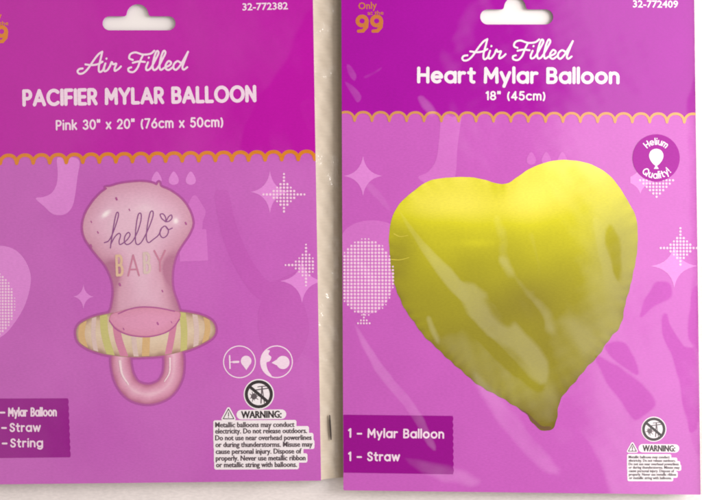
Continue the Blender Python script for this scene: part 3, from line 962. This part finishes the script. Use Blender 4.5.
f = Field(80, 178, 196, 326, 0.5).poly(TEAT)
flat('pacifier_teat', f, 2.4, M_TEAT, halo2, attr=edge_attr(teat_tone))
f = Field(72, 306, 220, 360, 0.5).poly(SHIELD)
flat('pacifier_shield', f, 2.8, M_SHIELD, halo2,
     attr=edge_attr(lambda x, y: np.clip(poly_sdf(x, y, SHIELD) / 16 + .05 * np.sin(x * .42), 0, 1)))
shield_f = lambda X, Y: poly_sdf(X, Y, SHIELD) - 0.7
STR = [([(85, 316), (82, 334), (86, 350)], 6.5, M_STRIPE_O), ([(104, 312), (105.5, 334), (112, 357)], 7.5, M_STRIPE_G), ([(116, 318), (119, 338), (126, 359)], 7.5, M_ROSE),
       ([(134, 333), (135, 345), (137, 358)], 5.0, M_MINT), ([(147, 334), (146.5, 346), (146, 359)], 7.5, M_STRIPE_O), ([(175, 318), (172, 337), (168, 357)], 6.5, M_ROSE),
       ([(182.5, 309), (184.5, 330), (184, 352)], 6.5, M_STRIPE_G), ([(95, 314), (94, 334), (97, 354)], 4.5, M_MINT), ([(195, 312), (197, 330), (196, 348)], 5, M_MINT), ([(206, 314), (208, 328), (205, 344)], 5.5, M_STRIPE_O)]
for p, w, mt in STR:
    f = Field(min(q[0] for q in p) - 8, 306, max(q[0] for q in p) + 8, 360, 0.4).stroke(smooth(p, 6), w)
    f.clip(shield_f(f.X, f.Y))
    flat('shield_stripe', f, 3.2, mt, halo2)
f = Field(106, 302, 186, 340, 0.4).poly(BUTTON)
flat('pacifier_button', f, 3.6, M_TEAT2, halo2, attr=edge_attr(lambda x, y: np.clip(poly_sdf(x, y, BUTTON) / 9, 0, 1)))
f = Field(106, 302, 186, 342, 0.3).stroke(smooth([(119, 313.5), (130, 309), (142, 306.8), (158, 307.6), (175, 311)], 6), 1.3)
f.stroke(smooth([(110, 320.5), (117, 329), (130, 334.8), (148, 336.5), (164, 333.2), (174, 327), (180, 319)], 6), 1.2)
flat('crease_line', f, 4, M_HALO, halo2)
f = Field(80, 178, 200, 345, 0.25)
for x, y, r in ((117, 199, 2.0), (130, 210, 1.0), (91.6, 246, 2.2), (186.3, 223.5, 1.8), (120.5, 284.5, 2.2), (98.6, 232.5, 1.2), (158.3, 323.3, 1.9), (124.3, 328.8, 1.2), (92, 222, 1.0), (163, 291, 1.3), (172, 322, .9)):
    f.stroke([(x - .4, y - .8), (x + .3, y + .7)], r * 0.95)
flat('speckle', f, 4, M_HALO, halo2)
f2 = Field(116, 350, 180, 395, 0.3).stroke(smooth([(120.5, 361), (122.8, 374), (129, 384)], 5), 2.6, 1.2).stroke(smooth([(170.5, 358), (170, 372), (165, 381)], 5), 1.8, 1.0)
flat('highlight', f2, 4, M_SHINE, halo2)
flat('hello_lettering', script(HELLO, 60, 170, 4.13, 1.05), 4.4, M_VIOLET, halo2)
for ch, x0, x1, yb, mt in (('B', 116.5, 124.5, 276.5, M_YELLOW), ('A', 128, 140.5, 276.5, M_ROSE2), ('B', 144, 152, 274, M_MINT), ('Y', 154.5, 167, 272, M_ROSE2)):
    flat('baby_lettering', letters(ch, (x0, yb), (x1, yb - .3), 22, 2.6 if mt in (M_YELLOW, M_MINT) else 1.7, step=.3), 4.4, mt, halo2)

# contents box
f = Field(-28, 392, 76, 462, 0.5)
edge = [(68.3 + .035 * (y - 398) + .7 * abs(math.sin((y - 398) / 59 * math.pi * 9)), y) for y in np.linspace(398, 457, 73)]
f.poly([(-26, 398.6)] + edge + [(-26, 458.2)])
f.clip(f.X + 25.5)
cb = flat('contents_panel', f, 1, M_BOX, LP)
for txt, y, xs_, xe in (('Mylar Balloon', 416.5, 8.3, 57.3), ('Straw', 431.9, 9.8, 41.2), ('String', 447.4, 10.4, 43.4)):
    flat('contents_lettering', letters(txt, (xs_, y), (xe, y - .3), 9.2, 1.65, step=.25, gap=.33, space=.6), 2, M_PINKWHITE, cb)
    dash = Field(-14, y - 12, 8, y + 2, .25).stroke([(xs_ - 7.6, y - 4.1), (xs_ - 3.6, y - 4.1)], 1.8).stroke([(xs_ - 17.4, y - 7), (xs_ - 15.8, y - 8.3), (xs_ - 15.8, y - 1)], 1.8)
    flat('contents_lettering', dash, 2, M_PINKWHITE, cb)

# the three roundels and the warning text
f = Field(220, 342, 258, 382, 0.25).stroke(arc(239.6, 361.6, 15.8, 15.8, 0, 360, 60), 1.1)
f.stroke([(229.8, 355.5), (230.2, 368)], 1.5).stroke([(233.5, 361.8), (238.5, 361.6)], 2.2).stroke([(231, 361.8), (233, 361.8)], 1.0)
f.circle(246.3, 360.8, 5.3).poly([(241.8, 363.5), (246.5, 369.8), (251, 363)])
flat('inflation_icon', f, 1, M_PINKWHITE, LP)
f = Field(257, 342, 298, 382, 0.25).stroke(arc(276.6, 361.6, 15.8, 15.8, 0, 360, 60), 1.1)
f.poly(smooth([(262, 354), (266, 350), (270, 350.5), (268.5, 354), (271.5, 357), (269.8, 361), (266.5, 362.5), (268, 370), (272, 376), (267, 374), (262.5, 368), (261, 360)], 3, True))
f.circle(283, 362.3, 6.6).poly([(277.5, 359), (277.5, 365.5), (271.5, 362.6)])
flat('inflation_icon', f, 1, M_PINKWHITE, LP)
prohibition(LP, 259, 394, 15.2, 1, 3)
XL = [(215.5, 294.5), (215.5, 307), (215.5, 311.5), (215.7, 312.5), (216, 301.5), (216, 305.5), (216.3, 297)]
YL = [427.0, 433.2, 440.0, 446.8, 453.6, 460.4, 467.0]
LINES = [(t, (x[0], y), (x[1], y - .3), 5.0) for t, x, y in zip(PARA, XL, YL)]
warning_label(LP, (228.7, 414.3, 5.6), ('WARNING:', (241.5, 417.8), (281.5, 417.4)), LINES, 5.0, 2.0, 1, 6.8)

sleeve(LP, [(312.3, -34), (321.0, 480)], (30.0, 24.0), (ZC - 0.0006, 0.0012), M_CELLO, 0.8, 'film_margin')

# ================================================================== RIGHT PACKET
wx, wy = W(521, 250)
RP = thing('balloon_packet', 'purple packet with a printed yellow heart balloon and a round helium badge', 'balloon packet', (float(wx), float(wy), 0), GROUP)
RC = [(341.2, -34), (693.8, -34), (700.6, 494.6), (343.4, 490.2)]
RSLOT = (480.2, 553.2, 9.4, 24.6, 515.0, -3.0, 11.0)
card(RP, RC, RSLOT, M_BODY_R)
pouch(RP, 346, 44, 691, 486)
hole_sheet(RP, 348, -30, 688, 44)


def in_right(X, Y):
    l = X - (341.2 + (Y + 34) / 524.2 * 2.2)
    r = (693.8 + (Y + 34) / 528.6 * 6.8) - X
    return np.minimum(l, r)


ycR = lambda x: 120.8 + 0.0050 * (x - 355)
scR = scallop(338, 700, 354.6, 17.35, ycR, 8.6)
f = Field(338, -36, 700, 126, 1.0).poly([(336, -34), (704, -34), (704, scR[-1][1])] + scR[::-1] + [(336, scR[0][1])])
f.clip(in_right(f.X, f.Y)); f.F = np.minimum(f.F, f.Y + 34); f.cut(hang_slot(f.X, f.Y, *RSLOT))
flat('header_panel', f, 1, M_HEAD_R, RP)
f = Field(338, 106, 700, 128, 0.35).stroke(scR, 2.5); f.clip(in_right(f.X, f.Y))
flat('scalloped_trim', f, 2, M_GOLD, RP)

flat('script_lettering', script(AIR_FILLED, 440, 30.4, 3.51, 1.95, 0, (461, 62)), 2, M_WHITE, RP)
flat('title_lettering', letters('Heart Mylar Balloon', (417, 83.5), (619.5, 84.4), 16.8, 3.3, gap=.31, space=.5), 2, M_WHITE, RP)
flat('size_lettering', letters('18" (45cm)', (485.5, 100.4), (546, 100.7), 9.4, 1.7, step=.25, gap=.33, space=.6), 2, M_WHITE, RP)
joined_text('item_number', [('32-772409', (632.8, 7.4), (678, 7.8), 6.8)], 2, M_WHITE, RP, 0.02)
shop_logo(RP, 356.5, 33.5, M_BRONZE)

# faint printed decoration
f = Field(340, 150, 386, 200, 0.4); star(f, 363, 176, 19.5, 20.5); f.clip(in_right(f.X, f.Y))
flat('sparkle_print', f, 1, M_LIGHT, RP)
f = Field(410, 110, 470, 190, 0.5).poly(smooth([(442, 114), (452, 117), (461, 116), (459, 134), (457, 152), (456, 170), (452, 184), (436, 188), (418, 178), (428, 172), (436, 160), (439, 140)], 4, True))
f.F = np.minimum(f.F, f.Y - (ycR(f.X) - 6.5))
flat('ribbon_print', f, 0.6, M_LIGHT2, RP)
f = Field(338, 214, 402, 262, 0.6).poly(smooth([(342, 236), (350, 226), (364, 221), (380, 221), (393, 227), (397, 250), (380, 262), (344, 258)], 4, True)); f.clip(in_right(f.X, f.Y))
flat('balloon_print', f, 0.7, M_LIGHT2, RP)
ell2 = lambda x, y: 1 - math.hypot((x - 366) / 28.5, (y - 277) / 38.5)
f = Field(342, 238, 396, 318, 0.5).poly(arc(366, 277, 27.5, 37.5, 0, 360, 48)); f.clip(in_right(f.X, f.Y) - 2)
db = flat('dotted_balloon_print', f, 1, M_LIGHT2, RP)
flat('halftone', dots(344.5, 239, 394.5, 315, 3.45, 1.28, lambda x, y: ell2(x, y) * 8), 2, M_DOT, db)
flat('halftone', dots(358, 314.5, 372, 326, 2.9, 1.0, lambda x, y: 1 if abs(x - 364.5) < (1.8 if y < 318 else 4.0 if y < 321 else 7.2) else 0), 2, M_DOT, db)
f = Field(520, 148, 572, 172, 0.3)
for x in (531, 546, 562):
    f.poly(smooth([(x, 152), (x + 4.4, 158.5), (x + 4.0, 163), (x, 165), (x - 4.0, 163), (x - 4.4, 158.5)], 4, True))
flat('candle_flame_print', f, 1, M_LIGHT2, RP)
f = Field(630, 160, 684, 200, 0.4); star(f, 640, 180, 24, 14)
flat('sparkle_print', f, 0.7, M_LIGHT, RP)
flat('dotted_sparkle_print', dots(636.5, 180.3, 676, 200, 3.3, 1.15, lambda x, y: (1 if abs(x - 656) + (y - 180) * 1.05 < 19 else 0)), 2, M_DOT, RP)
f = Field(650, 240, 699, 292, 0.4); star(f, 674, 266, 24, 22); f.clip(in_right(f.X, f.Y) - 1)
flat('sparkle_print', f, 1, M_LIGHT, RP)
flat('dotted_sparkle_print', dot_star(680.2, 248, 21.5, hi=697, pitch=3.3), 2, M_DOT, RP)

# heart picture
def pucker(pts, amp, f1, f2):
    """gathered foil makes the outline slightly uneven"""
    out, run = [], 0.0
    for i, p in enumerate(pts):
        a, b_ = pts[i - 1], pts[(i + 1) % len(pts)]
        dx, dy = b_[0] - a[0], b_[1] - a[1]; L = math.hypot(dx, dy) or 1
        run += math.hypot(p[0] - a[0], p[1] - a[1])
        k = amp * (0.6 * math.sin(run * f1) + 0.5 * math.sin(run * f2 + 1.3)) * min(1, max(0.25, (p[1] - 200) / 120))
        out.append((p[0] - dy / L * k, p[1] + dx / L * k))
    return out


HEART = smooth([(500, 184.2), (493, 182.6), (485, 180), (470, 177.4), (446, 177.8), (428, 181.5), (413, 191.5), (399.5, 204), (392, 217.5), (389.6, 230), (389, 243), (391, 268), (395, 287),
                (401, 301), (409, 315.5), (421, 332), (430.5, 342), (442, 353.5), (451, 361), (460, 369.5), (470, 378.5), (481, 386), (492, 393), (505, 399.5), (513, 404.5), (521, 410), (527, 415.5), (532, 422),
                (538, 427.5), (545, 430.6), (551, 429.5), (555.5, 424), (556.8, 414), (558.6, 403), (564.5, 393.5), (571, 385.5), (578, 377), (587, 367), (596, 357.5), (604, 346), (611.5, 336.5),
                (617, 330), (621.5, 320), (626, 300), (631, 281), (635, 263), (637.4, 240), (636, 219), (629, 203.5), (618, 186), (606, 172.8), (588, 163.6), (567, 160), (549, 161.8), (531, 168), (516, 178), (508, 183)], 5, True)
HEART = pucker(HEART, 0.75, .47, .173)


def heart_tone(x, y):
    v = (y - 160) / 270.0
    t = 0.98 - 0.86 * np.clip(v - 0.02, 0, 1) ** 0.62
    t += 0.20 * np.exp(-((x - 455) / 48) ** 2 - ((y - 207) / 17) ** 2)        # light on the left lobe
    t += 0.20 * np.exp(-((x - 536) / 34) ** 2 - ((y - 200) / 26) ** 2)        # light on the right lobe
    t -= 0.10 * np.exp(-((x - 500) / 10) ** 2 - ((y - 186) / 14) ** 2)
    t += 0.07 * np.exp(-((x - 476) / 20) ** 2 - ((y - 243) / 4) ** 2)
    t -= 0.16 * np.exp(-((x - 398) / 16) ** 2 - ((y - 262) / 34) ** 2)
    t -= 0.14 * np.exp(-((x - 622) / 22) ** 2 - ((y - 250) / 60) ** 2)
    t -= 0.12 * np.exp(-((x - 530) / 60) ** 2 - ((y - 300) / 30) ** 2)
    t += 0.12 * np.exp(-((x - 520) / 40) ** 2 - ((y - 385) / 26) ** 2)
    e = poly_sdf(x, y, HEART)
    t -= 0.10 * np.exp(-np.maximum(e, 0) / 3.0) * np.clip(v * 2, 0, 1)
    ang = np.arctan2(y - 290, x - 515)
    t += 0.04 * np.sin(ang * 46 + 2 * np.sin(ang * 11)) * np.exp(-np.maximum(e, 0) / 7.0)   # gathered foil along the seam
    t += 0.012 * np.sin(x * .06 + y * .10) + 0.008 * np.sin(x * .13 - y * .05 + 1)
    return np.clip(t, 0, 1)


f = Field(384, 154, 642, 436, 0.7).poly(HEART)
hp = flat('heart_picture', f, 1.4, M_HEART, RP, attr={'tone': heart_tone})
f = Field(386, 180, 640, 434, 0.3)
f.stroke(smooth([(515, 406.5), (526, 413), (534, 421), (541, 427), (549, 428)], 5), 1.2, 4.0)
f.clip(poly_sdf(f.X, f.Y, HEART))
flat('balloon_neck', f, 1.8, M_HEARTDARK, hp)
f = Field(386, 200, 440, 280, 0.3).stroke(smooth([(394, 234), (400, 236.5), (408, 235.5)], 5), 1.1, .5).stroke(smooth([(391.5, 259.5), (400, 259.8), (409, 257.5)], 5), 1.1, .5)
flat('crease_line', f, 1.8, M_HEARTLINE, hp)

# helium badge
f = Field(628, 130, 684, 186, 0.5).circle(656, 158, 23.6)
bd = flat('helium_badge', f, 3, M_BADGE, RP)
f = Field(628, 130, 684, 186, 0.22)
arc_letters(f, 'Helium', 656, 158, 16.4, 90, 7.0, 1.2, total=24)
arc_letters(f, 'Quality!', 656, 158, 17.2, 270, 7.4, 1.2, below=True, total=27)
flat('badge_lettering', f, 4, M_BADGEWHITE, bd)
f = Field(644, 144, 668, 172, 0.25).poly(smooth([(656, 148.8), (661, 150.6), (663.2, 155.5), (661.5, 161), (657.4, 165.5), (654.6, 165.5), (650.5, 161), (648.8, 155.5), (651, 150.6)], 4, True)).poly([(656, 165), (658.6, 169), (653.4, 169)])
flat('balloon_icon', f, 4, M_BADGEWHITE, bd)

# contents box
edge = [(452.2 + .012 * (y - 415) + .9 * abs(math.sin((y - 415) / 58.5 * math.pi * 9)), y) for y in np.linspace(415.6, 474, 73)]
f = Field(340, 410, 458, 478, 0.5).poly([(340, 414.6)] + edge + [(340, 472.4)]); f.clip(in_right(f.X, f.Y) - .4)
cb = flat('contents_panel', f, 2, M_BOX, RP)
flat('contents_lettering', letters('1 – Mylar Balloon', (348, 437.6), (444, 438.4), 9.6, 1.75, step=.25, gap=.33, space=.6), 3, M_PINKWHITE, cb)
flat('contents_lettering', letters('1 – Straw', (348, 461), (400, 461.2), 9.6, 1.75, step=.25, gap=.33, space=.6), 3, M_PINKWHITE, cb)

prohibition(RP, 653.6, 429, 12.6, 1, 5)
XR = [(628.5, 669.5), (628.5, 675.5), (628.5, 678.5), (628.6, 679.5), (628.8, 674), (628.8, 676), (629, 671.5)]
YR = [458.0, 461.5, 465.0, 468.4, 471.9, 475.4, 478.9]
LINES = [(t, (x[0], y), (x[1], y + .2), 2.6) for t, x, y in zip(PARA, XR, YR)]
warning_label(RP, (632.2, 447.8, 4.2), ('WARNING:', (642.5, 451.0), (675, 451.3)), LINES, 2.6, 1.7, 1, 6.0)

sleeve(RP, [(693.8, -34), (700.6, 494)], (3.0, 2.5), (ZC - 0.0002, 0.0088), M_FILM)

# ================================================================== a short dark sliver in the gap
import bmesh
bm = bmesh.new()
pts = [(329.6, 415.6), (329.9, 422), (330.4, 430), (330.8, 436), (331.0, 440.4)]
rings = []
for i, (x, y) in enumerate(pts):
    wx, wy = W(x, y); r = S * (0.55 if i in (0, 4) else 0.85)
    rings.append([bm.verts.new((float(wx) + r * math.cos(a), float(wy), 0.0047 + r * math.sin(a))) for a in np.linspace(0, 2 * math.pi, 9)[:-1]])
for a, b_ in zip(rings, rings[1:]):
    for k in range(8):
        bm.faces.new((a[k], a[(k + 1) % 8], b_[(k + 1) % 8], b_[k]))
bm.faces.new(rings[0][::-1]); bm.faces.new(rings[-1])
bmesh.ops.recalc_face_normals(bm, faces=bm.faces)
me = bpy.data.meshes.new('thread'); bm.to_mesh(me); bm.free()
m, nt, b = new_mat('dark brown thread'); b.inputs['Base Color'].default_value = (0.03, 0.02, 0.015, 1); b.inputs['Roughness'].default_value = 0.6
me.materials.append(m)
o = bpy.data.objects.new('thread', me); COL.objects.link(o)
o['label'] = 'short dark brown thread lying in the gap between the two packets'; o['category'] = 'thread'

# ------------------------------------------------------------------ light: a dim warm room, bright to the right
w = bpy.data.worlds.new('World'); C.world = w; w.use_nodes = True
nt = w.node_tree
bg = nt.nodes['Background']
tc = nt.nodes.new('ShaderNodeTexCoord'); sp = nt.nodes.new('ShaderNodeSeparateXYZ')
mr = nt.nodes.new('ShaderNodeMapRange'); mr.inputs['From Min'].default_value = -1; mr.inputs['From Max'].default_value = 1
rp = nt.nodes.new('ShaderNodeValToRGB'); el = rp.color_ramp.elements
STOPS = [(0.0, (0.46, 0.40, 0.37)), (0.25, (0.42, 0.365, 0.335)), (0.475, (0.05, 0.043, 0.04)), (0.61, (0.05, 0.043, 0.04)), (0.71, (1.15, 1.09, 1.06)), (1.0, (1.35, 1.31, 1.31))]
while len(el) < len(STOPS):
    el.new(0.5)
for e, (p, c_) in zip(el, STOPS):
    e.position = p; e.color = (*c_, 1)
nt.links.new(tc.outputs['Generated'], sp.inputs[0]); nt.links.new(sp.outputs['X'], mr.inputs['Value']); nt.links.new(mr.outputs[0], rp.inputs['Fac'])
# added glow beyond the packets' head and foot, to light the gap
ab = nt.nodes.new('ShaderNodeMath'); ab.operation = 'ABSOLUTE'
m2 = nt.nodes.new('ShaderNodeMapRange'); m2.interpolation_type = 'SMOOTHSTEP'
m2.inputs['From Min'].default_value = 0.42; m2.inputs['From Max'].default_value = 0.72
mx = nt.nodes.new('ShaderNodeMix'); mx.data_type = 'RGBA'; mx.blend_type = 'ADD'
nt.links.new(sp.outputs['Y'], ab.inputs[0]); nt.links.new(ab.outputs[0], m2.inputs['Value'])
nt.links.new(m2.outputs[0], mx.inputs[0]); nt.links.new(rp.outputs['Color'], mx.inputs[6]); mx.inputs[7].default_value = (0.85, 0.76, 0.66, 1)
nt.links.new(mx.outputs[2], bg.inputs['Color']); bg.inputs['Strength'].default_value = 1.0

la = bpy.data.lights.new('window_light', 'AREA'); la.shape = 'RECTANGLE'; la.size = 0.45; la.size_y = 0.7; la.energy = 17.0; la.color = (1.0, 0.96, 0.95)
lo = bpy.data.objects.new('window_light', la); COL.objects.link(lo)
lo.location = (0.86, 0.22, 0.30)
from mathutils import Vector
lo.rotation_euler = (Vector((0.05, 0.0, 0)) - lo.location).to_track_quat('-Z', 'Y').to_euler()

# ------------------------------------------------------------------ camera
cam = bpy.data.cameras.new('camera'); co = bpy.data.objects.new('camera', cam); COL.objects.link(co)
co.location = (0, 0, ZC + D)
cam.sensor_width = 36
cam.lens = 36 * D / (702 * S)
cam.clip_start = 0.01; cam.clip_end = 20
cam.dof.use_dof = True; cam.dof.focus_distance = D * 0.955; cam.dof.aperture_fstop = 3.4
C.camera = co
C.view_settings.view_transform = 'Standard'; C.view_settings.look = 'None'; C.view_settings.gamma = 1; C.view_settings.exposure = -0.15
